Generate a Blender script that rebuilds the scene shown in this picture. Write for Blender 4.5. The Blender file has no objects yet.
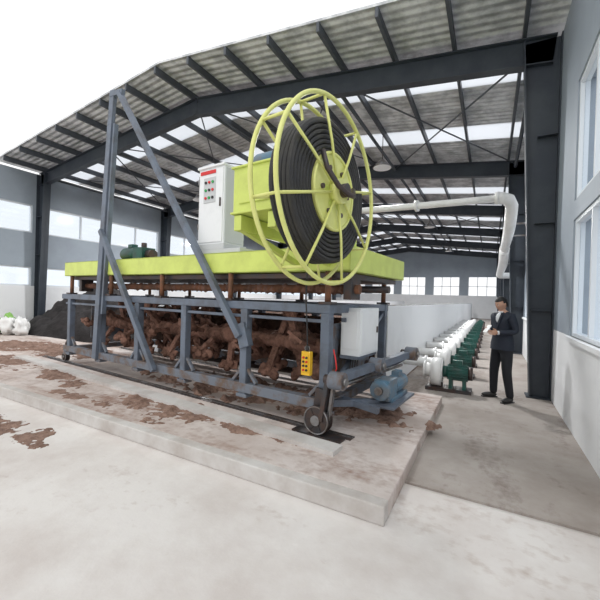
import bpy, bmesh, math, random
from mathutils import Vector, Matrix, noise
random.seed(3)
S=bpy.context.scene
try:
    S.view_settings.view_transform='Standard'
    S.view_settings.look='None'
except Exception: pass

# ---------------------------------------------------------------- materials
def mat(name,col,rough=0.6,metal=0.0,col2=None,scale=3.0,lo=0.4,hi=0.6,bump=0.0,bscale=20,detail=5,stretch=None):
    m=bpy.data.materials.new(name); m.use_nodes=True
    nt=m.node_tree; b=nt.nodes['Principled BSDF']
    b.inputs['Roughness'].default_value=rough; b.inputs['Metallic'].default_value=metal
    b.inputs['Base Color'].default_value=(*col,1)
    tc=nt.nodes.new('ShaderNodeTexCoord'); src=tc.outputs['Object']
    if stretch:
        mp=nt.nodes.new('ShaderNodeMapping'); mp.inputs['Scale'].default_value=stretch
        nt.links.new(src,mp.inputs['Vector']); src=mp.outputs['Vector']
    if col2 is not None:
        n=nt.nodes.new('ShaderNodeTexNoise'); n.inputs['Scale'].default_value=scale; n.inputs['Detail'].default_value=detail
        n.inputs['Roughness'].default_value=0.65
        r=nt.nodes.new('ShaderNodeValToRGB')
        r.color_ramp.elements[0].position=lo; r.color_ramp.elements[1].position=hi
        r.color_ramp.elements[0].color=(*col2,1); r.color_ramp.elements[1].color=(*col,1)
        nt.links.new(src,n.inputs['Vector']); nt.links.new(n.outputs['Fac'],r.inputs['Fac'])
        nt.links.new(r.outputs['Color'],b.inputs['Base Color'])
    if bump>0:
        n2=nt.nodes.new('ShaderNodeTexNoise'); n2.inputs['Scale'].default_value=bscale; n2.inputs['Detail'].default_value=6
        bp=nt.nodes.new('ShaderNodeBump'); bp.inputs['Strength'].default_value=bump; bp.inputs['Distance'].default_value=0.02
        nt.links.new(src,n2.inputs['Vector']); nt.links.new(n2.outputs['Fac'],bp.inputs['Height'])
        nt.links.new(bp.outputs['Normal'],b.inputs['Normal'])
    return m
def streaky(name,base,mid,dirt,scale,stretch,lo,hi,fine=14):
    """concrete with directional smears of compost dust plus fine mottling"""
    m=mat(name,base,.88,0,mid,1.0,.36,.58,bump=.25,bscale=12,detail=9)
    nt=m.node_tree; b=nt.nodes['Principled BSDF']
    old=b.inputs['Base Color'].links[0].from_socket
    tc=nt.nodes.new('ShaderNodeTexCoord'); mp=nt.nodes.new('ShaderNodeMapping'); mp.inputs['Scale'].default_value=stretch
    n=nt.nodes.new('ShaderNodeTexNoise'); n.inputs['Scale'].default_value=scale; n.inputs['Detail'].default_value=10; n.inputs['Roughness'].default_value=.72
    r=nt.nodes.new('ShaderNodeValToRGB'); r.color_ramp.elements[0].position=lo; r.color_ramp.elements[1].position=hi
    r.color_ramp.elements[0].color=(0,0,0,1); r.color_ramp.elements[1].color=(1,1,1,1)
    n3=nt.nodes.new('ShaderNodeTexNoise'); n3.inputs['Scale'].default_value=fine; n3.inputs['Detail'].default_value=4
    mu=nt.nodes.new('ShaderNodeMath'); mu.operation='MULTIPLY_ADD'; mu.inputs[1].default_value=.25; mu.inputs[2].default_value=-.12
    ad=nt.nodes.new('ShaderNodeMath'); ad.operation='ADD'
    mx=nt.nodes.new('ShaderNodeMix'); mx.data_type='RGBA'; 
    nt.links.new(tc.outputs['Object'],mp.inputs['Vector']); nt.links.new(mp.outputs['Vector'],n.inputs['Vector'])
    nt.links.new(tc.outputs['Object'],n3.inputs['Vector']); nt.links.new(n3.outputs['Fac'],mu.inputs[0])
    nt.links.new(n.outputs['Fac'],ad.inputs[0]); nt.links.new(mu.outputs[0],ad.inputs[1]); nt.links.new(ad.outputs[0],r.inputs['Fac'])
    nt.links.new(r.outputs['Color'],mx.inputs[0]); nt.links.new(old,mx.inputs[6]); mx.inputs[7].default_value=(*dirt,1)
    nt.links.new(mx.outputs[2],b.inputs['Base Color'])
    return m
M={}
M['frame']=mat('frame_bluegrey_paint',(.135,.165,.215),.5,0,(.085,.09,.105),3,.3,.55)
M['frame_dirty']=mat('frame_dirty_paint',(.16,.18,.215),.6,0,(.14,.095,.07),5,.38,.55)
M['lime']=mat('lime_paint',(.64,.74,.17),.45,0,(.54,.62,.14),4,.3,.6)
M['limep']=mat('yellow_green_tube',(.78,.80,.28),.4,0,(.66,.68,.20),4,.3,.6)
M['white']=mat('white_enamel',(.82,.84,.85),.4,0,(.74,.76,.77),3,.25,.5)
M['cab_side']=mat('cabinet_grey',(.55,.57,.58),.45)
M['black']=mat('black_rubber',(.018,.018,.02),.5,0,(.03,.028,.026),8)
M['darksteel']=mat('dark_steel',(.06,.06,.065),.45,.5,(.09,.06,.05),8)
M['steel']=mat('bare_steel',(.32,.32,.33),.35,.8,(.2,.17,.15),6)
M['motor']=mat('steel_blue_motor',(.10,.20,.29),.45,0,(.16,.18,.2),6)
M['rust']=mat('rust',(.22,.09,.045),.85,0,(.12,.06,.035),6,bump=.4)
M['soil']=mat('compost_brown',(.10,.055,.038),.95,0,(.045,.025,.018),7,.35,.62,bump=1,bscale=30)
M['rotor']=mat('caked_soil',(.24,.125,.09),.95,0,(.09,.045,.03),6,.35,.6,bump=1,bscale=25)
M['pile']=mat('dark_compost',(.030,.026,.027),.95,0,(.012,.011,.011),4,.35,.6,bump=1,bscale=20)
M['spill']=mat('spilled_compost',(.30,.195,.15),.95,0,(.17,.10,.075),7,.35,.62,bump=1,bscale=35)
M['slab']=streaky('slab_concrete',(.62,.56,.53),(.47,.39,.35),(.27,.17,.13),.8,(.45,1.5,1),.49,.68)
M['ground']=streaky('yard_concrete',(.72,.69,.665),(.60,.55,.52),(.38,.29,.24),.45,(.5,1.4,1),.55,.75)
M['hallfloor']=streaky('hall_floor_dirty',(.24,.175,.145),(.15,.105,.085),(.06,.04,.033),.6,(.6,1.2,1),.42,.6)
M['aisle']=streaky('aisle_concrete',(.40,.36,.33),(.30,.26,.23),(.18,.14,.12),.8,(1.4,.5,1),.52,.7)
M['kerb']=mat('kerb_concrete',(.60,.58,.56),.85,0,(.45,.41,.38),2,.35,.6,bump=.2)
M['wallw']=mat('white_plaster',(.84,.85,.86),.75,0,(.74,.75,.76),.8,.25,.55)
M['trough']=mat('trough_whitewash',(.86,.88,.90),.7,0,(.76,.78,.80),.7,.25,.45)
M['clad']=mat('cladding_grey',(.34,.39,.44),.55,.1,(.29,.33,.38),.6,.35,.6)
M['column']=mat('column_slate',(.028,.036,.05),.5,0,(.04,.05,.062),2)
M['purlin']=mat('purlin_steel',(.07,.08,.095),.5)
M['pvc']=mat('white_pvc',(.84,.84,.83),.35,0,(.72,.72,.70),3,.25,.5)
M['gmotor']=mat('green_motor',(.015,.10,.08),.45,0,(.02,.06,.05),6)
M['winframe']=mat('window_frame',(.70,.74,.78),.4)
M['red']=mat('red_plastic',(.65,.02,.02),.4)
M['grn']=mat('green_plastic',(.02,.35,.08),.4)
M['yel']=mat('pendant_yellow',(.85,.50,.02),.4)
M['suit']=mat('navy_suit',(.012,.017,.032),.75,0,(.016,.022,.036),12)
M['trs']=mat('black_trousers',(.010,.011,.016),.8)
M['skin']=mat('skin',(.52,.30,.21),.55)
M['hair']=mat('black_hair',(.010,.009,.009),.6)
M['shirt']=mat('white_shirt',(.75,.77,.8),.7)
M['eye']=mat('eye_dark',(.02,.015,.012),.3)
M['lip']=mat('lip',(.40,.15,.12),.5)
M['bag']=mat('green_bag',(.25,.5,.12),.6)
def roofmat():
    m=mat('roof_foil',(.74,.76,.78),.5,.0,(.42,.44,.46),2.2,.40,.58)
    nt=m.node_tree; b=nt.nodes['Principled BSDF']
    tc=nt.nodes.new('ShaderNodeTexCoord'); w=nt.nodes.new('ShaderNodeTexWave'); w.inputs['Scale'].default_value=1.6
    w.bands_direction='Y'; bp=nt.nodes.new('ShaderNodeBump'); bp.inputs['Strength'].default_value=.8; bp.inputs['Distance'].default_value=.05
    nt.links.new(tc.outputs['Object'],w.inputs['Vector']); nt.links.new(w.outputs['Fac'],bp.inputs['Height']); nt.links.new(bp.outputs['Normal'],b.inputs['Normal'])
    return m
M['roof']=roofmat()
def transl(name,col):
    m=bpy.data.materials.new(name); m.use_nodes=True; nt=m.node_tree; nt.nodes.clear()
    o=nt.nodes.new('ShaderNodeOutputMaterial'); t=nt.nodes.new('ShaderNodeBsdfTranslucent'); d=nt.nodes.new('ShaderNodeBsdfDiffuse')
    x=nt.nodes.new('ShaderNodeMixShader'); x.inputs[0].default_value=.12
    n=nt.nodes.new('ShaderNodeTexNoise'); n.inputs['Scale'].default_value=2
    r=nt.nodes.new('ShaderNodeValToRGB'); r.color_ramp.elements[0].color=(col[0]*.85,col[1]*.85,col[2]*.85,1); r.color_ramp.elements[1].color=(*col,1)
    nt.links.new(n.outputs['Fac'],r.inputs['Fac']); nt.links.new(r.outputs['Color'],t.inputs['Color'])
    d.inputs['Color'].default_value=(*col,1)
    nt.links.new(t.outputs[0],x.inputs[1]); nt.links.new(d.outputs[0],x.inputs[2]); nt.links.new(x.outputs[0],o.inputs['Surface'])
    return m
M['sky']=transl('skylight_panel',(.95,.97,1.0))
def glassm():
    m=bpy.data.materials.new('window_glass'); m.use_nodes=True; nt=m.node_tree; nt.nodes.clear()
    o=nt.nodes.new('ShaderNodeOutputMaterial'); t=nt.nodes.new('ShaderNodeBsdfTransparent'); g=nt.nodes.new('ShaderNodeBsdfGlossy')
    g.inputs['Roughness'].default_value=.05; t.inputs['Color'].default_value=(.94,.97,1,1)
    x=nt.nodes.new('ShaderNodeMixShader'); x.inputs[0].default_value=.06
    nt.links.new(t.outputs[0],x.inputs[1]); nt.links.new(g.outputs[0],x.inputs[2]); nt.links.new(x.outputs[0],o.inputs['Surface'])
    return m
M['glass']=glassm()

# ---------------------------------------------------------------- mesh builder
class B:
    def __init__(s): s.bm=bmesh.new(); s.mats=[]
    def mi(s,k):
        if k not in s.mats: s.mats.append(k)
        return s.mats.index(k)
    def _tag(s,verts,k,smooth=False):
        i=s.mi(k); fs=set()
        for v in verts:
            for f in v.link_faces: fs.add(f)
        for f in fs: f.material_index=i; f.smooth=smooth
    def box(s,a,b,k):
        a=Vector(a); b=Vector(b); c=(a+b)/2; d=b-a
        m=Matrix.Translation(c)@Matrix.Diagonal((abs(d.x),abs(d.y),abs(d.z),1))
        r=bmesh.ops.create_cube(s.bm,size=1,matrix=m); s._tag(r['verts'],k)
    def obox(s,c,size,R,k):
        m=Matrix.Translation(Vector(c))@R.to_4x4()@Matrix.Diagonal((*size,1))
        r=bmesh.ops.create_cube(s.bm,size=1,matrix=m); s._tag(r['verts'],k)
    def fr(s,p0,p1,up=(0,0,1)):
        z=(Vector(p1)-Vector(p0)).normalized(); u=Vector(up)
        if abs(z.dot(u))>.98: u=Vector((0,1,0))
        x=u.cross(z).normalized(); y=z.cross(x)
        return Matrix((x,y,z)).transposed()
    def beam(s,p0,p1,w,h,k,up=(0,0,1)):
        p0=Vector(p0);p1=Vector(p1)
        s.obox((p0+p1)/2,(w,h,(p1-p0).length),s.fr(p0,p1,up),k)
    def ibeam(s,p0,p1,w,h,k,up=(0,0,1),t=.02):
        p0=Vector(p0);p1=Vector(p1);R=s.fr(p0,p1,up);L=(p1-p0).length;c=(p0+p1)/2
        y=R@Vector((0,1,0))
        s.obox(c,(t,h,L),R,k); s.obox(c+y*(h/2),(w,t,L),R,k); s.obox(c-y*(h/2),(w,t,L),R,k)
    def cyl(s,p0,p1,r,k,n=20,r2=None,smooth=True):
        p0=Vector(p0);p1=Vector(p1);R=s.fr(p0,p1)
        m=Matrix.Translation((p0+p1)/2)@R.to_4x4()
        q=bmesh.ops.create_cone(s.bm,cap_ends=True,segments=n,radius1=r,radius2=r if r2 is None else r2,depth=(p1-p0).length,matrix=m)
        s._tag(q['verts'],k,False)
        if smooth:
            for v in q['verts']:
                for f in v.link_faces:
                    if len(f.verts)==4: f.smooth=True
    def sph(s,c,r,k,sub=2,scale=(1,1,1),R=None,jit=0):
        m=Matrix.Translation(Vector(c))@(R.to_4x4() if R else Matrix.Identity(4))@Matrix.Diagonal((*scale,1))
        q=bmesh.ops.create_icosphere(s.bm,subdivisions=sub,radius=r,matrix=m)
        if jit:
            for v in q['verts']: v.co+= (v.co-Vector(c))*jit*noise.noise(v.co*9)
        s._tag(q['verts'],k,True)
        return q['verts']
    def tube(s,pts,r,k,n=10,closed=False):
        pts=[Vector(p) for p in pts]; N=len(pts); rings=[]; prev=None
        for i,p in enumerate(pts):
            if closed: t=(pts[(i+1)%N]-pts[i-1])
            else: t=pts[min(i+1,N-1)]-pts[max(i-1,0)]
            t.normalize()
            if prev is None:
                a=Vector((0,0,1)) if abs(t.z)<.9 else Vector((1,0,0))
                x=a.cross(t).normalized()
            else:
                x=(prev-t*prev.dot(t)).normalized()
            prev=x; y=t.cross(x)
            rr=r(i/(N-1)) if callable(r) else r
            rings.append([s.bm.verts.new(p+x*rr*math.cos(2*math.pi*j/n)+y*rr*math.sin(2*math.pi*j/n)) for j in range(n)])
        i0=s.mi(k); M_=N if closed else N-1
        for i in range(M_):
            a=rings[i]; b=rings[(i+1)%N]; off=0
            if closed and i==N-1:
                off=min(range(n),key=lambda o:(a[0].co-b[o].co).length)
            for j in range(n):
                f=s.bm.faces.new((a[j],a[(j+1)%n],b[(j+1+off)%n],b[(j+off)%n])); f.material_index=i0; f.smooth=True
        if not closed:
            for q in (rings[0],rings[-1]):
                f=s.bm.faces.new(q); f.material_index=i0
    def ring(s,c,R_,r,k,axis='x',n=48,m=10):
        pts=[]
        for i in range(n):
            a=2*math.pi*i/n; u,v=R_*math.cos(a),R_*math.sin(a)
            pts.append(Vector(c)+(Vector((0,u,v)) if axis=='x' else Vector((u,0,v)) if axis=='y' else Vector((u,v,0))))
        s.tube(pts,r,k,m,True)
    def hexa(s,bot,top,k):
        vs=[s.bm.verts.new(p) for p in bot+top]; i=s.mi(k)
        for q in ((3,2,1,0),(4,5,6,7),(0,1,5,4),(1,2,6,5),(2,3,7,6),(3,0,4,7)):
            f=s.bm.faces.new([vs[j] for j in q]); f.material_index=i
    def addmesh(s,me,k=None,M4=None,fn=None):
        n0=len(s.bm.faces); nv=len(s.bm.verts)
        s.bm.from_mesh(me); s.bm.verts.ensure_lookup_table(); s.bm.faces.ensure_lookup_table()
        for f in s.bm.faces[n0:]:
            kk=fn(f.calc_center_median()) if fn else k
            f.material_index=s.mi(kk); f.smooth=True
        if M4:
            for v in s.bm.verts[nv:]: v.co=M4@v.co
    def done(s,name,mw=None,parent=None,bevel=0):
        bmesh.ops.recalc_face_normals(s.bm,faces=s.bm.faces)
        me=bpy.data.meshes.new(name); s.bm.to_mesh(me); s.bm.free()
        for k in s.mats: me.materials.append(M[k])
        o=bpy.data.objects.new(name,me); S.collection.objects.link(o)
        if parent: o.parent=parent
        if mw is not None: o.matrix_world=mw
        if bevel:
            b=o.modifiers.new('bevel','BEVEL'); b.width=bevel; b.segments=2; b.limit_method='ANGLE'
        return o

# ---------------------------------------------------------------- camera
cd=bpy.data.cameras.new('camera'); cam=bpy.data.objects.new('camera',cd); S.collection.objects.link(cam)
cd.lens=21; cd.sensor_width=36
cam.matrix_world=Matrix.Translation((0,0,1.61))@Matrix.Rotation(math.radians(28.5),4,'Z')@Matrix.Rotation(math.radians(90-.43),4,'X')@Matrix.Rotation(math.radians(1.69),4,'Z')
S.camera=cam

# ---------------------------------------------------------------- building
XR=.95; XL=-16.0; YF=6.0; YB=40.0; EZ=6.2; RX=-7.5; RZ=7.15
def rz(x): 
    return EZ+(RZ-EZ)*((XR-x)/(XR-RX) if x>RX else (x-XL)/(RX-XL))
b=B(); b.box((-60,-30,-.3),(60,90,-.02),'ground'); b.done('ground')
b=B(); b.box((-17,5.95,-.019),(-1.5,YB,0),'hallfloor'); b.done('floor')
b=B(); b.box((-.62,3.2,-.019),(XR,YB,.0),'aisle'); b.box((-1.5,5.95,-.019),(-.62,YB,.0),'aisle'); b.done('aisle_floor')
b=B(); b.box((-17,2.62,-.02),(-.62,5.95,.12),'slab'); b.box((-17,2.5,-.02),(-.62,2.62,.125),'kerb'); b.done('floor_slab',bevel=.012)
def wall_y(name,x0,x1,y0,y1,rows,ztop,lowk,lowz,wins):
    b=B(); zc=0
    def slab(za,zb,ya,yb):
        if za<lowz<zb: slab(za,lowz,ya,yb); slab(lowz,zb,ya,yb); return
        b.box((x0,ya,za),(x1,yb,zb),lowk if zb<=lowz else 'clad')
    for (a,c) in rows:
        slab(zc,a,y0,y1); yy=y0
        for (ya,yb) in wins:
            if ya>yy: slab(a,c,yy,ya)
            yy=yb
        if yy<y1: slab(a,c,yy,y1)
        zc=c
    slab(zc,ztop,y0,y1)
    b.done(name)
wr=[(0.2,2.9),(3.2,5.85)]+[(7.7+6*i,7.7+6*i+5.2) for i in range(5)]
wall_y('wall_right',XR,XR+.2,-1,YB,[(1.2,2.75),(3.0,4.6)],EZ,'wallw',1.2,wr)
wl=[(5.6,7.1)]+[(7.6+6*i,7.6+6*i+5.5) for i in range(5)]
wall_y('wall_left',XL-.2,XL,YF-.6,YB,[(1.75,2.5),(3.85,4.95)],EZ,'wallw',1.75,wl)
wi=0
def windows_y(x,wins,rows,step):
    global wi
    for (ya,yb) in wins:
        for (a,c) in rows:
            wi+=1; b=B(); f=.05
            for q in ((a,a+f),(c-f,c)): b.box((x+.02,ya,q[0]),(x+.12,yb,q[1]),'winframe')
            n=max(1,round((yb-ya)/step))
            for i in range(n+1):
                y=ya+(yb-ya-f)*i/n; b.box((x+.02,y,a+f),(x+.12,y+f,c-f),'winframe')
            b.box((x+.065,ya+f,a+f),(x+.07,yb-f,c-f),'glass')
            b.done('window_%d'%wi)
windows_y(XR,wr,[(1.2,2.75),(3.0,4.6)],.9)
windows_y(XL-.15,wl,[(1.75,2.5),(3.85,4.95)],1.3)
b=B(); 
for (ya,yb) in wr: b.box((XR-.06,ya-.05,1.15),(XR+.02,yb+.05,1.2),'wallw')
b.done('trim_1')
b=B(); b.box((XL-.2,YB,0),(XR+.2,YB+.2,2.3),'wallw'); b.box((XL-.2,YB,4.2),(XR+.2,YB+.2,RZ+.05),'clad')
for i in range(6):
    b.box((XL+i*3.39-.4 if i else XL-.2,YB,2.3),(XL+i*3.39+.4,YB+.2,4.2),'clad')
b.done('wall_back')
b=B()
for i in range(5):
    x0=XL+i*3.39+.4; x1=XL+(i+1)*3.39-.4
    for k in range(4): xx=x0+(x1-x0-.06)*k/3; b.box((xx,YB+.05,2.3),(xx+.06,YB+.12,4.2),'winframe')
    b.box((x0,YB+.05,3.2),(x1,YB+.12,3.26),'winframe')
b.done('window_row')
b=B()
def roofseg(y0,y1,k,dz=0):
    for xa,xb in ((XL-.4,RX),(RX,XR+.4)):
        za,zb=rz(xa),rz(xb)
        za+=.24+dz; zb+=.24+dz
        b.hexa([(xa,y0,za),(xb,y0,zb),(xb,y1,zb),(xa,y1,za)],[(xa,y0,za+.05),(xb,y0,zb+.05),(xb,y1,zb+.05),(xa,y1,za+.05)],k)
y=YF
while y<YB+.2:
    roofseg(y,min(y+2.0,YB+.4),'roof'); 
    if y+2.0<YB: roofseg(y+2.0,y+3.0,'sky')
    y+=3.0
b.done('ceiling')
b=B()
x=XL+.3
while x<XR:
    b.beam((x,YF,rz(x)+.14),(x,YB,rz(x)+.14),.06,.18,'purlin'); x+=1.15
b.done('roof_purlins')
py=[7.34+6*i for i in range(6)]
for j,Y in enumerate(py):
    b=B()
    for sx,xo in ((1,XR),(-1,XL)):
        xi0=xo-sx*.31; xi1=xo-sx*.56
        b.hexa([(xo,Y-.01,0),(xi0,Y-.01,0),(xi0,Y+.01,0),(xo,Y+.01,0)],[(xo,Y-.01,EZ),(xi1,Y-.01,EZ),(xi1,Y+.01,EZ),(xo,Y+.01,EZ)],'column')
        b.hexa([(xi0,Y-.13,0),(xi0+sx*.02,Y-.13,0),(xi0+sx*.02,Y+.13,0),(xi0,Y+.13,0)],[(xi1,Y-.13,EZ),(xi1+sx*.02,Y-.13,EZ),(xi1+sx*.02,Y+.13,EZ),(xi1,Y+.13,EZ)],'column')
        b.box((xo-sx*.02,Y-.13,0),(xo-sx*.001,Y+.13,EZ),'column')
        for z in (1.5,3.0,4.5): b.box((min(xo,xi0),Y-.12,z),(max(xo,xi0),Y+.12,z+.015),'column')
        b.box((min(xo,xi0)-.05,Y-.17,0),(max(xo,xi0)-.0,Y+.17,.02),'column')
        b.ibeam((xo-sx*.1,Y,EZ-.22),(RX,Y,RZ-.22),.2,.46,'column')
        for t in (.25,.5,.75):
            xx=xo+(RX-xo)*t; zz=rz(xx)
            b.beam((xx,Y,zz-.42),(xx,Y+.55,zz+.06),.05,.05,'column')
    b.done('portal_frame',bevel=0)
b=B()
for j in (0,2,4):
    for (xa,xb) in ((XR-.3,-3.3),(-3.3,RX),(RX,-11.7),(-11.7,XL+.3)):
        b.cyl((xa,py[j],rz(xa)-.1),(xb,py[j+1],rz(xb)-.1),.02,'purlin',8); b.cyl((xb,py[j],rz(xb)-.1),(xa,py[j+1],rz(xa)-.1),.02,'purlin',8)
for x in (XR-.35,-3.3,RX,-11.7,XL+.35):
    b.cyl((x,py[0],rz(x)-.15),(x,py[-1],rz(x)-.15),.05,'purlin',10)
b.done('roof_bracing')

b=B(); b.box((-1.76,6.05,0),(-1.54,38,1.5),'trough'); b.box((-1.72,6.05,1.5),(-1.58,38,1.52),'steel'); b.done('trough_wall')
b=B(); b.box((-8.2,6.6,0),(-7.98,38,1.5),'trough'); b.box((-8.16,6.6,1.5),(-8.02,38,1.52),'steel'); b.done('trough_wall')
def mound(name,cx,cy,rx,ry,h,z0,k,nx=60,ny=60,ns=2.0,pw=1.0,seed=0,mode='heap'):
    bm=bmesh.new(); g=[]
    for j in range(ny+1):
        row=[]
        for i in range(nx+1):
            u=2*i/nx-1; v=2*j/ny-1; x=cx+u*rx; y=cy+v*ry
            n=noise.fractal(Vector((x*ns+seed,y*ns,seed)),1,2,6)
            if mode=='heap':
                fo=max(0,1-(u*u+v*v)**.5); z=h*(fo**pw)*(1+.3*n)+.06*h*n*min(1,fo*4)-.02
            elif mode=='flat':
                fo=min(1,4*min(1-abs(u),1-abs(v))); z=h*(.6+.4*fo)*(1+.15*n)
            else:
                n2=noise.fractal(Vector((x*ns*5+seed,y*ns*5,seed+7)),1,2,3)
                fo=1-(u*u+v*v); z=h*(fo*.8-.45+.75*n+.35*n2)
                z=min(z,h) if z>0 else -.03
                if fo<=0: z=-.03
            row.append(bm.verts.new((x,y,z0+max(z,-.03))))
        g.append(row)
    for j in range(ny):
        for i in range(nx):
            q=(g[j][i],g[j][i+1],g[j+1][i+1],g[j+1][i])
            if all(v.co.z<z0 for v in q): continue
            f=bm.faces.new(q); f.smooth=True
    bmesh.ops.delete(bm,geom=[v for v in bm.verts if not v.link_faces],context='VERTS')
    me=bpy.data.meshes.new(name); bm.to_mesh(me); bm.free(); me.materials.append(M[k])
    o=bpy.data.objects.new(name,me); S.collection.objects.link(o); return o
mound('compost_bed',-4.87,18.3,3.09,12.1,1.15,0,'soil',60,120,1.2,mode='flat')
mound('compost_heap',-13.1,8.1,2.8,2.3,1.75,0,'pile',90,80,1.1,.62,3)
for (cx,cy,rx,ry,h,sd) in ((-6.3,3.35,1.1,.42,.05,1),(-3.7,3.12,1.1,.45,.06,5),(-2.3,3.2,.8,.22,.04,7),(-8.8,3.4,1.6,.6,.05,2),(-8.9,4.8,1.5,.8,.08,12),(-5.0,2.85,.9,.18,.03,21),(-10.8,4.6,1.6,1.0,.09,33)):
    mound('compost_spill',cx,cy,rx,ry,h,.12,'spill',200,110,2.2,1,sd,'smear')
mound('compost_spill',-3.2,4.5,3.2,.75,.16,.12,'spill',220,80,2.2,1,9,'smear')
mound('compost_spill',-5.3,1.95,1.3,.38,.035,-.02,'spill',200,100,2.4,1,15,'smear')

# ---------------------------------------------------------------- machine
PM=Matrix.Translation((-1.59,3.58,0))@Matrix.Rotation(math.radians(-4.9),4,'Z')
root=bpy.data.objects.new('compost_turner',None); S.collection.objects.link(root); root.matrix_world=PM
G=.12
b=B()
xs=[0,-1.2,-2.4,-3.6,-4.8,-6.0]
F='frame'; W=.11; D=1.76
for y in (0,D):
    b.beam((.06,y,1.49),(-6.3,y,1.49),.12,.10,F); b.beam((.06,y,.42),(-6.2,y,.42),.12,.12,'frame_dirty')
    b.beam((.06,y,1.35),(-6.2,y,1.35),.05,.04,F)
    for i,x in enumerate(xs):
        b.box((x-W/2,y-W/2+.002,.34 if i else .25),(x+W/2,y+W/2-.002,1.45),F)
        b.box((x-.09,y-.07,.30),(x+.09,y+.07,.345),'frame_dirty')
for x in (0,-6.0,-3.0):
    b.beam((x,.05,1.49),(x,D-.05,1.49),.1,.1,F)
    if x!=-3.0: b.beam((x,.05,.42),(x,D-.05,.42),.1,.1,'frame_dirty')
b.beam((0,.05,.5),(0,D-.05,1.4),.06,.06,F,(0,0,1))
for x in xs:
    for sx in (-1,1):
        if (x==0 and sx==1): continue
        b.beam((x+sx*.05,0,.66),(x+sx*.2,0,.49),.04,.05,'frame_dirty',(0,1,0))
for x,y in ((-.02,D),(-6.15,0),(-6.15,D)):
    b.box((x-.05,y-.05,.27),(x+.05,y+.05,.45),'frame_dirty')
b.box((-.06,-.06,.2),(.06,.06,.5),'frame_dirty')
b.beam((.02,-.1,.62),(-.02,-.1,.27),.15,.05,'darksteel',(0,1,0))
b.done('main_frame',parent=root,bevel=.008)
b=B()
b.beam((-4.85,-.08,.36),(-4.50,-.08,4.6),.14,.07,F,(0,1,0))
b.beam((-4.64,-.06,1.2),(-4.37,-.06,4.6),.05,.08,F,(0,1,0))
b.beam((-1.22,-.10,1.08),(-4.40,-.10,4.55),.08,.08,F,(0,1,0)) if False else b.beam((-1.22,-.10,1.08),(-4.2,-.10,5.08),.085,.08,F,(0,1,0))
b.beam((-4.50,-.08,4.6),(-4.43,-.08,5.2),.14,.07,F,(0,1,0)); b.beam((-4.5,-.09,5.14),(-4.1,-.09,5.08),.09,.07,F,(0,1,0))
b.beam((-2.97,-.13,.40),(-4.66,-.13,2.72),.085,.08,F,(0,1,0))
b.beam((-1.15,-.04,.95),(-1.25,-.04,1.25),.16,.1,F,(0,1,0))
b.done('mast_braces',parent=root,bevel=.006)
b=B()
for x in (0,-1.5,-3.0,-4.5,-6.0):
    for y in (.0,D):
        b.cyl((x,y,1.53),(x,y,1.92),.035,'rust',12); b.box((x-.08,y-.07,1.54),(x+.08,y+.07,1.57),'darksteel')
b.cyl((-6.1,.3,1.72),(.25,.3,1.72),.055,'rust',14)
for i in range(60):
    x=-6.0+i*.102; b.sph((x,.3+random.uniform(-.01,.01),1.72+random.uniform(-.015,.015)),random.uniform(.055,.072),'rotor',1,(1.2,1,1))
b.cyl((-6.1,1.3,1.75),(.25,1.3,1.75),.05,'darksteel',14)
for x in (-6.05,.15): b.box((x-.05,.18,1.6),(x+.05,.42,1.85),'darksteel')
b.box((-6.2,.06,1.84),(.2,D-.06,1.90),'darksteel')
b.done('lift_shafts',parent=root)
b=B(); x0,x1=-6.25,.28; y0,y1=-.04,D+.08
for y in (y0,y1):
    s=1 if y==y0 else -1
    b.box((x0,y,1.91),(x1,y+s*.02,2.19),'lime'); b.box((x0,y,2.17),(x1,y+s*.09,2.19),'lime'); b.box((x0,y,1.91),(x1,y+s*.09,1.93),'lime')
for x,s in ((x0,1),(x1,-1)):
    b.box((x,y0,1.91),(x+s*.02,y1,2.19),'lime'); b.box((x,y0,1.91),(x+s*.09,y1,1.925),'lime')
b.box((x0+.03,y0+.03,2.13),(x1-.03,y1-.03,2.165),'lime')
for i in range(1,8):
    xx=x0+(x1-x0)*i/8; b.box((xx-.04,y0+.03,1.93),(xx+.04,y1-.03,2.13),'lime')
b.done('platform',parent=root,bevel=.006)
for (yy,zz,ph) in ((.62,.98,0),(1.25,.95,.8)):
    b=B(); b.cyl((-5.9,yy,zz),(-.1,yy,zz),.075,'rotor',16)
    for x in (-5.93,-.07): b.cyl((x-.04,yy,zz),(x+.04,yy,zz),.14,'darksteel',20)
    for i in range(58):
        x=-5.8+i*.1; b.sph((x,yy,zz),random.uniform(.09,.125),'rotor',2,(1,1,1),jit=.4)
    n=19
    for i in range(n):
        x=-5.7+i*.305
        for q in range(2):
            a=ph+i*math.radians(52)+q*math.pi
            d=Vector((0,math.cos(a),math.sin(a))); t=Vector((0,-math.sin(a),math.cos(a)))
            c=Vector((x,yy,zz))
            b.beam(c+d*.05,c+d*.46,.05,.10,'rotor',(1,0,0))
            e=c+d*.46
            R=Matrix((Vector((1,0,0))*math.cos(.5)+t*math.sin(.5),-Vector((1,0,0))*math.sin(.5)+t*math.cos(.5),d)).transposed()
            b.obox(e,(.26,.04,.13),R,'rotor')
            for h in range(5):
                o=R@Vector((random.uniform(-.13,.13),random.uniform(-.03,.03),random.uniform(-.06,.06)))
                b.sph(e+o,random.uniform(.04,.07),'rotor',2,(1.2,.8,1),jit=.8)
            for h in range(2): b.sph(c+d*random.uniform(.12,.4),random.uniform(.04,.06),'rotor',2,jit=.8)
    b.done('rotor',parent=root)
b=B(); b.box((-.12,.35,.62),(-.10,1.5,1.3),'frame_dirty'); b.box((-5.92,.35,.62),(-5.90,1.5,1.3),'frame_dirty')
b.done('bearing_plates',parent=root)
b=B(); b.box((-5.95,D-.10,.5),(-.08,D-.07,1.30),'soil')
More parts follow.
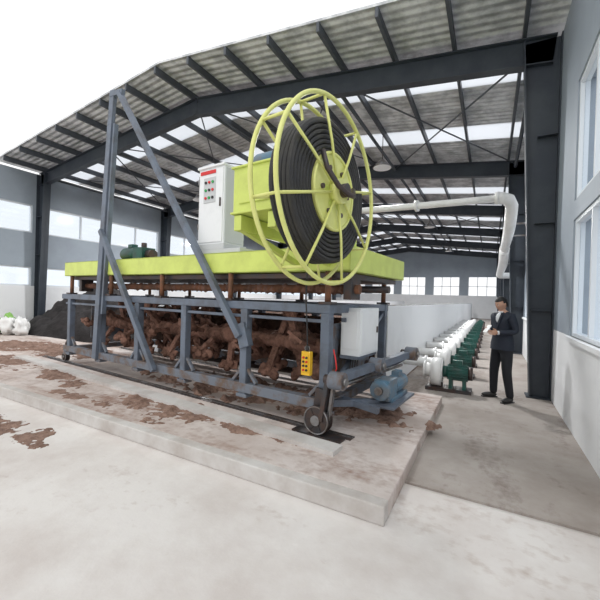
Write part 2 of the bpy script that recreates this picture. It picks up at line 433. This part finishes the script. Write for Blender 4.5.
for i in range(80): b.sph((random.uniform(-5.8,-.2),D-.12,random.uniform(.55,1.28)),random.uniform(.05,.11),'soil',1,(1.3,.4,1),jit=.6)
b.done('splash_guard',parent=root)
def wheel(x,y,z,r,w,k='darksteel',nm='wheel',ax='y'):
    b=B(); d=Vector((0,1,0)) if ax=='y' else Vector((1,0,0)); c=Vector((x,y,z))
    b.cyl(c-d*w/2,c+d*w/2,r*.88,k,32)
    for s in (-1,1): b.cyl(c+d*s*w*.5-d*.008,c+d*s*w*.5+d*.008,r,k,32); b.ring(c+d*s*(w*.5+.01),r*.93,.008,'steel',ax,32,6); b.cyl(c+d*s*w*.5,c+d*s*(w*.5+.03),r*.35,'steel',16)
    for i in range(6):
        a=i*math.pi/3; u=Vector((math.cos(a),0,math.sin(a))) if ax=='y' else Vector((0,math.cos(a),math.sin(a)))
        for s in (-1,1): b.beam(c+u*r*.3+d*s*(w*.5+.006),c+u*r*.85+d*s*(w*.5+.006),.018,.008,'darksteel')
    return b.done(nm,parent=root)
wheel(0,-.14,G+.02+.155,.155,.09); wheel(-6.2,0,G+.02+.085,.085,.06); wheel(-.02,D,G+.1+.02,.1,.07); wheel(-6.2,D,G+.02+.085,.085,.06)
b=B()
b.beam((.16,-.12,.74),(.42,1.72,.83),.10,.09,'frame'); 
b.cyl((.10,.02,.62),(.36,1.6,.68),.022,'steel',10)
for p in ((.23,-.14,.745),(.32,.75,.79),(.47,1.72,.84)):
    b.cyl((p[0]-.09,p[1],p[2]),(p[0]+.07,p[1],p[2]),.095,'frame_dirty',28); b.cyl((p[0]+.07,p[1],p[2]),(p[0]+.10,p[1],p[2]),.045,'steel',18)
    b.cyl((p[0]-.16,p[1],p[2]),(p[0]-.09,p[1],p[2]),.05,'darksteel',14)
b.beam((.12,-.14,.74),(.06,-.16,.30),.05,.11,'darksteel',(0,1,0)); b.beam((.17,-.12,.72),(.12,-.12,.30),.03,.06,'steel',(0,1,0))
b.beam((.0,.1,.42),(.55,.9,.34),.08,.08,'frame')
b.beam((.0,1.6,.5),(.42,1.6,.8),.06,.06,'frame')
b.beam((-.02,.35,.42),(.5,.35,.36),.07,.07,'frame'); b.beam((-.02,1.3,.42),(.5,1.3,.36),.07,.07,'frame')
b.box((.28,.5,.345),(.62,1.35,.375),'frame')
b.done('drive_linkage',parent=root,bevel=.004)
b=B()
c=Vector((.42,.95,.52))
b.cyl(c,c+Vector((.0,.42,.0)),.105,'motor',28); b.cyl(c+Vector((0,.42,0)),c+Vector((0,.50,0)),.085,'steel',24)
for i in range(14):
    a=2*math.pi*i/14; u=Vector((math.cos(a),0,math.sin(a)))*.105
    b.beam(c+u+Vector((0,.03,0)),c+u+Vector((0,.4,0)),.012,.012,'motor')
b.box((.33,.62,.40),(.52,.93,.64),'motor'); b.box((.38,1.1,.62),(.48,1.25,.68),'motor')
b.cyl((.42,.56,.53),(.42,.63,.53),.12,'motor',28); b.cyl((.42,.51,.53),(.42,.56,.53),.05,'steel',16)
b.box((.32,.7,.375),(.54,1.3,.42),'motor')
b.done('gear_motor',parent=root,bevel=.006)
b=B(); b.box((-.05,.45,.92),(.20,1.05,1.50),'white'); b.box((.20,.48,.95),(.212,1.02,1.47),'white'); b.box((.212,.95,1.18),(.225,.98,1.26),'darksteel')
b.box((-.02,.438,1.0),(.17,.45,1.46),'white')
b.beam((0,.4,1.35),(0,1.1,1.35),.05,.05,'frame'); b.box((-.05,.43,.88),(.18,1.05,.92),'frame')
for i in range(4): b.tube([(.05+.03*i,.55,.92),(.06+.03*i,.5,.75),(.02*i,.2,.62),(-.02,.1,.52)],.010,'black',8)
b.tube([(.1,-.02,1.05),(.14,-.04,.95),(.16,-.05,.85),(.12,-.06,.74),(.06,-.06,.6)],.008,'red',8)
b.done('junction_box',mw=PM,bevel=.008)
b=B(); b.box((-.20,-.20,.76),(-.09,-.14,1.02),'yel'); b.box((-.185,-.207,.79),(-.105,-.20,.99),'yel')
for i in range(4):
    for j in range(2): b.cyl((-.165+.04*j,-.222,.82+i*.045),(-.165+.04*j,-.205,.82+i*.045),.013,'black' if (i+j)%3 else 'red',10)
b.cyl((-.145,-.17,1.02),(-.145,-.17,1.08),.02,'black',10)
pts=[(-.145,-.17,1.08),(-.15,-.18,1.3),(-.17,-.19,1.6),(-.16,-.2,1.95),(-.1,-.22,2.15),(-.12,-.12,2.23),(-.15,.05,2.22)]
b.tube(pts,.009,'black',8); b.ring((-.145,-.17,1.05),.03,.005,'steel','y',16,6)
b.done('pendant_controller',mw=PM,bevel=.006)
# electrical cabinet
b=B()
b.box((-2.22,.0,2.19),(-1.35,.50,2.25),'cab_side'); b.box((-2.24,.0,2.25),(-1.66,.46,2.33),'cab_side')
b.box((-2.22,.03,2.33),(-1.70,.44,3.42),'white'); b.box((-1.70,.05,2.35),(-1.692,.42,3.40),'cab_side')
b.box((-2.20,.015,2.36),(-1.72,.03,3.39),'white'); b.box((-2.23,.0,3.42),(-1.69,.46,3.45),'white')
b.box((-2.10,.008,2.92),(-1.86,.015,3.28),'cab_side')
for r in range(3):
    for c_ in range(3):
        b.cyl((-2.05+c_*.07,-.008,2.99+r*.11),(-2.05+c_*.07,.01,2.99+r*.11),.02,('red','grn','black')[(r+c_)%3],12)
b.box((-2.17,.004,3.33),(-1.86,.016,3.38),'red'); b.box((-1.77,-.002,2.85),(-1.75,.02,2.97),'darksteel')
for z in (2.55,3.2): b.cyl((-2.205,.01,z),(-2.205,.01,z+.08),.01,'steel',8)
b.done('electrical_cabinet',mw=PM,bevel=.005)
# reel gearbox
b=B()
gx=.33
b.box((-.78+gx,-1.06,2.36),(-.26+gx,-.42,2.80),'lime'); 
for z in (2.36,2.78): b.box((-.80+gx,-1.08,z),(-.24+gx,-.40,z+.02),'lime')
b.box((-.70+gx,-1.075,2.45),(-.34+gx,-1.06,2.72),'lime')
for x in (-.72+gx,-.32+gx): b.beam((x,-1.06,2.28),(x,.6,2.28),.09,.14,'lime')
b.beam((-.72+gx,-1.0,2.24),(-.72+gx,-.0,1.98),.06,.06,'lime'); b.beam((-.32+gx,-1.0,2.24),(-.32+gx,.0,1.98),.06,.06,'lime')
b.cyl((-.70+gx,-.8,2.91),(-.44+gx,-.8,2.91),.085,'motor',24); b.box((-.63+gx,-.88,2.80),(-.51+gx,-.72,2.84),'motor'); b.cyl((-.74+gx,-.8,2.91),(-.70+gx,-.8,2.91),.07,'motor',20)
b.done('reel_gearbox',parent=root,bevel=.006)
# reel
RM=Matrix.Translation((-1.285,2.70,2.49))@Matrix.Rotation(math.radians(-7),4,'Z')
b=B(); R=.755; h=.115
for x in (-h,h): b.ring((x,0,0),R,.018,'limep','x',72,10)
for i in range(8):
    a=i*math.pi/4+.25; u=Vector((0,math.cos(a),math.sin(a)))
    b.tube([u*.10+Vector((h+.04,0,0)),u*.4+Vector((h+.03,0,0)),u*R+Vector((h,0,0))],.012,'limep',8)
    b.tube([u*.10+Vector((-h,0,0)),u*R+Vector((-h,0,0))],.012,'limep',8)
    b.cyl(u*R+Vector((-h,0,0)),u*R+Vector((h,0,0)),.012,'limep',8)
for x in (-.08,-.04,0,.04,.08):
    b.ring((x,0,0),.565,.023,'black','x',60,8)
for r_ in [.30+.038*i for i in range(8)]:
    b.ring((.09,0,0),r_-.01,.019,'black','x',56,8); b.ring((-.09,0,0),r_-.01,.019,'black','x',56,8)
b.cyl((-.08,0,0),(.08,0,0),.545,'black',60)
b.cyl((.10,0,0),(.125,0,0),.32,'limep',48); b.ring((.125,0,0),.31,.014,'limep','x',48,8); b.cyl((-.125,0,0),(-.10,0,0),.30,'limep',48)
for i in range(6):
    a=i*math.pi/3; u=Vector((0,math.cos(a),math.sin(a)))
    b.cyl(Vector((.12,0,0))+u*.2,Vector((.145,0,0))+u*.2,.02,'darksteel',10); b.cyl(Vector((.125,0,0))+u*.12,Vector((.132,0,0))+u*.12,.03,'lime',12)
b.cyl((-.35,0,0),(.23,0,0),.045,'steel',20); b.cyl((.125,0,0),(.20,0,0),.10,'limep',28); b.cyl((.20,0,0),(.25,0,0),.055,'darksteel',20)
pts=[(.15,-.24,.26),(.19,-.23,.12),(.24,-.14,.0),(.26,-.02,-.04),(.24,.12,-.02),(.19,.2,.06)]
b.tube([Vector(p) for p in pts],.022,'darksteel',8)
b.done('cable_reel',mw=RM)
b=B()
b.cyl((-4.9,.5,2.36),(-4.45,.5,2.36),.13,'gmotor',24); b.box((-4.45,.36,2.2),(-4.15,.64,2.46),'gmotor'); b.cyl((-4.15,.5,2.33),(-4.0,.5,2.33),.09,'darksteel',20)
b.box((-5.0,.35,2.19),(-4.05,.65,2.235),'darksteel'); b.cyl((-4.95,.5,2.36),(-4.9,.5,2.36),.11,'darksteel',20); b.box((-4.75,.44,2.48),(-4.6,.56,2.55),'gmotor')
b.cyl((-4.3,.5,2.46),(-4.3,.5,2.56),.05,'darksteel',14)
b.done('winch_motor',mw=PM,bevel=.006)
b=B()
for y in (-.0,D):
    b.box((-7.2,y-.06,G),(.35,y+.06,G+.008),'darksteel'); b.box((-7.2,y-.015,G+.008),(.35,y+.015,G+.02),'steel')
b.box((-.3,-.2,G),(.3,-.08,G+.02),'darksteel')
b.box((-7.4,-.50,G),(.38,-.30,G+.045),'kerb')
b.done('transfer_rail',mw=PM)

# ---------------------------------------------------------------- blowers
def blower():
    b=B(); n=40; cz=.34; w=.16
    ctr=Vector((-.32,0,cz)); prof=[]
    for i in range(n):
        t=i/(n-1); a=-math.pi*.5+2*math.pi*t*.93; r=.19+.085*t
        prof.append((r*math.cos(a),r*math.sin(a)))
    vsA=[b.bm.verts.new((ctr.x-w/2,p[0],cz+p[1])) for p in prof]; vsB=[b.bm.verts.new((ctr.x+w/2,p[0],cz+p[1])) for p in prof]
    k=b.mi('pvc')
    for i in range(n):
        j=(i+1)%n; f=b.bm.faces.new((vsA[i],vsA[j],vsB[j],vsB[i])); f.material_index=k; f.smooth=True
    for q in (vsA,vsB): f=b.bm.faces.new(q); f.material_index=k
    for x in (-w/2-.01,w/2+.01): b.ring((ctr.x+x,0,cz),.2,.014,'pvc','x',36,8)
    b.cyl((ctr.x-w/2-.12,0,cz),(ctr.x-w/2,0,cz),.13,'pvc',28,.11); b.cyl((ctr.x-w/2-.15,0,cz),(ctr.x-w/2-.12,0,cz),.16,'pvc',28)
    b.tube([(ctr.x,.16,cz+.05),(ctr.x,.34,cz+.05),(ctr.x-.06,.44,cz+.05),(ctr.x-.2,.5,cz+.05),(-1.02,.5,cz+.05)],.095,'pvc',18)
    b.cyl((-.62,.5,cz+.05),(-.58,.5,cz+.05),.13,'pvc',24)
    b.cyl((-.22,0,cz),(-.14,0,cz),.10,'gmotor',24); b.cyl((-.14,0,cz),(.2,0,cz),.135,'gmotor',28); b.cyl((.2,0,cz),(.27,0,cz),.12,'darksteel',24)
    for i in range(16):
        a=2*math.pi*i/16; u=Vector((0,math.cos(a),math.sin(a)))*.137
        b.beam(Vector((-.12,0,cz))+u,Vector((.19,0,cz))+u,.012,.02,'gmotor')
    b.box((-.06,-.06,cz+.12),(.1,.06,cz+.22),'gmotor')
    for x in (-.08,.14): b.box((x-.03,-.12,.06),(x+.03,.12,cz-.08),'gmotor')
    b.box((-.5,-.17,.0),(.26,.17,.06),'darksteel'); b.box((-.42,-.1,.06),(-.22,.1,.2),'darksteel')
    return b.done('air_blower')
bl=blower(); bl.location=(-.50,6.9,0)
for i in range(1,13):
    o=bpy.data.objects.new('air_blower',bl.data); o.location=(-.50,6.9+i*1.45,0); S.collection.objects.link(o)
# white air duct
b=B(); y=8.3; dx=.34
b.tube([(-4.6,y+.45,3.93),(-2.4,y+.3,3.86),(-.7,y+.1,3.80),(.08,y,3.78)],.075,'pvc',16)
b.tube([(.02,y,3.78),(.15,y,3.78),(.28,y+.08,3.75),(dx,y+.25,3.66),(dx,y+.5,3.50),(dx,y+.9,3.38),(dx,y+1.5,3.32),(dx,y+4,3.28)],.12,'pvc',18)
b.tube([(dx,y+4,3.28),(dx,y+4.4,3.2),(dx,y+4.7,3.0),(dx,y+5.1,2.92),(dx,18.6,2.92),(dx+.04,18.95,2.92),(dx+.2,19.1,2.92),(XR,19.1,2.92)],.14,'pvc',18)
for p in ((.05,y,3.78),(-1.6,y+.2,3.83)): b.cyl(p,(p[0]+.06,p[1]-.01,p[2]),.13,'pvc',20)
for yy in (10.2,12.0,16): 
    z=3.5 if yy<12.3 else 3.08
    b.cyl((dx,yy,z-.1),(dx,yy,z+.1),.01,'steel',8); b.beam((dx,yy,z+.1),(XR,yy,z+.1),.04,.04,'steel')
b.done('ventilation_duct')
b=B()
for i,(x,y) in enumerate(((-14.2,5.2),(-13.7,5.45),(-14.1,5.65),(-13.3,5.65),(-14.6,5.45))):
    b.sph((x,y,.12+.26+.03*(i%3)),.29,('bag','pvc')[i%2],3,(1,.7,1.05),jit=.6)
b.done('fertilizer_sack')

# ---------------------------------------------------------------- person
def skinmesh(verts,edges,radii,sub=2,root=0):
    me=bpy.data.meshes.new('t'); me.from_pydata([tuple(v) for v in verts],edges,[]); o=bpy.data.objects.new('t',me); S.collection.objects.link(o)
    sm=o.modifiers.new('s','SKIN'); sm.use_smooth_shade=True
    sv=me.skin_vertices[0].data
    for i,r in enumerate(radii): sv[i].radius=(r if isinstance(r,tuple) else (r,r)); sv[i].use_root=(i==root)
    ss=o.modifiers.new('u','SUBSURF'); ss.levels=sub; ss.render_levels=sub
    bpy.context.view_layer.update()
    dg=bpy.context.evaluated_depsgraph_get(); ev=o.evaluated_get(dg); r=bpy.data.meshes.new_from_object(ev,depsgraph=dg)
    bpy.data.objects.remove(o); return r
b=B()
V=[(0,0,.94),(0,.0,1.10),(0,-.005,1.27),(0,.0,1.40),(0,-.015,1.475),(0,-.035,1.53),
   (.17,.0,1.395),(.235,.045,1.15),(.12,-.20,1.13),
   (-.17,.0,1.395),(-.235,.045,1.15),(-.10,-.20,1.16),
   (.10,0,.84),(.14,-.03,.48),(.17,.03,.05),
   (-.10,0,.84),(-.14,-.02,.48),(-.18,.02,.05)]
E=[(0,1),(1,2),(2,3),(3,4),(4,5),(3,6),(6,7),(7,8),(3,9),(9,10),(10,11),(0,12),(12,13),(13,14),(0,15),(15,16),(16,17)]
Rr=[(.17,.125),(.155,.115),(.175,.125),(.125,.095),.056,.052,.072,.054,.036,.072,.054,.036,.10,.075,.058,.10,.075,.058]
me=skinmesh(V,E,Rr,3)
def bodymat(c):
    if c.z>1.46 and abs(c.x)<.09: return 'skin'
    if c.z<.88: return 'trs'
    return 'suit'
b.addmesh(me,fn=bodymat)
n=32; hems=[]
for (z,rx,ry) in ((1.16,.150,.112),(1.04,.178,.132),(.94,.198,.148),(.845,.204,.153)):
    hems.append([b.bm.verts.new((rx*math.cos(2*math.pi*j/n),ry*math.sin(2*math.pi*j/n),z)) for j in range(n)])
for q in range(3):
    for j in range(n):
        f=b.bm.faces.new((hems[q][j],hems[q][(j+1)%n],hems[q+1][(j+1)%n],hems[q+1][j])); f.material_index=b.mi('suit'); f.smooth=True
for s in (-1,1):
    w=Vector((.12,-.20,1.13)) if s==1 else Vector((-.10,-.20,1.16))
    e=Vector((.235,.045,1.15)) if s==1 else Vector((-.235,.045,1.15))
    d=(w-e).normalized(); b.cyl(w-d*.01,w+d*.015,.033,'shirt',16)
    inward=Vector((-s,0,0)); dirf=(d+Vector((0,-.25,.1))).normalized()
    up=Vector((0,0,1)); side=dirf.cross(up).normalized(); upn=side.cross(dirf)
    Rm=Matrix((side,dirf,upn)).transposed()
    b.sph(w+dirf*.055,.05,'skin',3,(.36,.95,.85),Rm)
    b.tube([w-d*.03,w+dirf*.03],.026,'skin',12)
    for i in range(4):
        L=(.034,.039,.036,.028)[i]; off=upn*(.028-.019*i)
        k0=w+dirf*.075+off; k1=w+dirf*(.10+.2*L)+off; k2=k1+(dirf*.6+inward*.8).normalized()*L; k3=k2+(inward*.9-dirf*.3).normalized()*L*.8
        m2=skinmesh([k0,k1,k2,k3],[(0,1),(1,2),(2,3)],[.009,.009,.0085,.007],2); b.addmesh(m2,'skin')
    t0=w+dirf*.03+upn*.03; t1=t0+(upn*.8+dirf*.8).normalized()*.035; t2=t1+(dirf+inward*.7+upn*.2).normalized()*.033
    m2=skinmesh([t0,t1,t2],[(0,1),(1,2)],[.012,.0105,.008],2); b.addmesh(m2,'skin')
    ax,ay=(.17,.02) if s==1 else (-.18,.01)
    q=b.sph((ax+s*.015,ay-.06,.045),.05,'black',3,(.92,2.7,.8),Matrix.Rotation(s*.2,3,'Z'))
    for v in q: v.co.z=max(v.co.z,.008)
    b.obox((ax+s*.015,ay-.06,.008),(.08,.25,.016),Matrix.Rotation(s*.2,3,'Z'),'black')
b.sph((0,-.045,1.36),.1,'shirt',3,(.55,.9,1.05))
b.ring((0,-.018,1.465),.058,.012,'shirt','z',24,8)
for s in (-1,1):
    b.beam((s*.008,-.135,1.20),(s*.075,-.095,1.44),.035,.012,'suit',(0,1,0))
b.obox((.01,-.315,1.185),(.078,.010,.155),Matrix.Rotation(math.radians(-40),3,'X'),'pvc')
b.obox((.01,-.309,1.191),(.070,.004,.145),Matrix.Rotation(math.radians(-40),3,'X'),'black')
HM=Matrix.Translation((0,-.045,1.60))@Matrix.Rotation(math.radians(22),4,'X')
hb=bmesh.new(); bmesh.ops.create_uvsphere(hb,u_segments=32,v_segments=24,radius=1)
for v in hb.verts:
    x,y,z=v.co
    jaw=1-.30*max(0,-z)**1.3
    y2=y*(.098)-(.004 if y<0 else 0); x2=x*.074*jaw; z2=z*.115
    if z<0 and y>0: y2*=1-.35*(-z)
    nx=math.exp(-((x2/.012)**2)); nz=math.exp(-(((z2+.012)/.022)**2))
    if y<0: y2-=.020*nx*nz
    for s in (-1,1):
        if y<0: y2+=.006*math.exp(-(((x2-s*.030)/.014)**2)-((z2-.012)/.012)**2)
    if y<0: y2-=.006*math.exp(-(((x2)/.02)**2)-((z2+.095)/.02)**2)
    v.co=(x2,y2,z2)
hm=bpy.data.meshes.new('h'); hb.to_mesh(hm); hb.free(); b.addmesh(hm,'skin',HM)
def hsph(c,r,k,sc=(1,1,1)): b.sph(HM@Vector(c),r,k,3,sc,HM.to_3x3())
for s in (-1,1):
    hsph((s*.029,-.086,.012),.010,'shirt',(1.1,.6,.6)); hsph((s*.029,-.091,.012),.005,'eye'); hsph((s*.030,-.090,.030),.015,'hair',(1,.35,.2)); hsph((s*.075,.005,.0),.024,'skin',(.35,.7,1.2))
hsph((0,-.093,-.052),.022,'lip',(1,.25,.22))
hb=bmesh.new(); bmesh.ops.create_uvsphere(hb,u_segments=32,v_segments=24,radius=1)
dl=[]
for v in hb.verts:
    x,y,z=v.co
    if z< (.42 if y<-.25 else (.05 if y<.1 else -.55)): dl.append(v)
bmesh.ops.delete(hb,geom=dl,context='VERTS')
for v in hb.verts:
    n_=1+.05*noise.noise(v.co*6); v.co=(v.co.x*.083*n_,v.co.y*.107*n_+.004,v.co.z*.127*n_)
bmesh.ops.solidify(hb,geom=hb.faces[:],thickness=.008)
hm=bpy.data.meshes.new('h'); hb.to_mesh(hm); hb.free(); b.addmesh(hm,'hair',HM)
b.done('man',mw=Matrix.Translation((.2,6.75,0))@Matrix.Rotation(math.radians(-48),4,'Z'))

# ---------------------------------------------------------------- light
w=bpy.data.worlds.new('world'); S.world=w; w.use_nodes=True
bg=w.node_tree.nodes['Background']; bg.inputs['Color'].default_value=(.98,.99,1,1); bg.inputs['Strength'].default_value=1.15
sd=bpy.data.lights.new('sun','SUN'); sd.energy=.7; sd.angle=math.radians(25); sd.color=(1,.97,.93)
so=bpy.data.objects.new('sun',sd); so.rotation_euler=(math.radians(42),0,math.radians(18)); S.collection.objects.link(so)
for i,(x,y) in enumerate(((-3,10.5),(-3,20),(-11,11),(-11,20),(-3,30),(-11,30))):  # invented hanging lamps, added as fill to brighten the hall interior
    b=B(); z=5.9; b.cyl((0,0,.25),(0,0,1.0),.012,'darksteel',8); b.cyl((0,0,.02),(0,0,.25),.28,'steel',28,.08); b.cyl((0,0,0),(0,0,.02),.26,'white',28)
    o=b.done('added_fill_lamp'); o.location=(x,y,z-.3)
    ld=bpy.data.lights.new('lamp','AREA'); ld.shape='DISK'; ld.size=.5; ld.energy=420; lo=bpy.data.objects.new('fill_lamp_light',ld); lo.parent=o; lo.location=(0,0,-.03); S.collection.objects.link(lo)
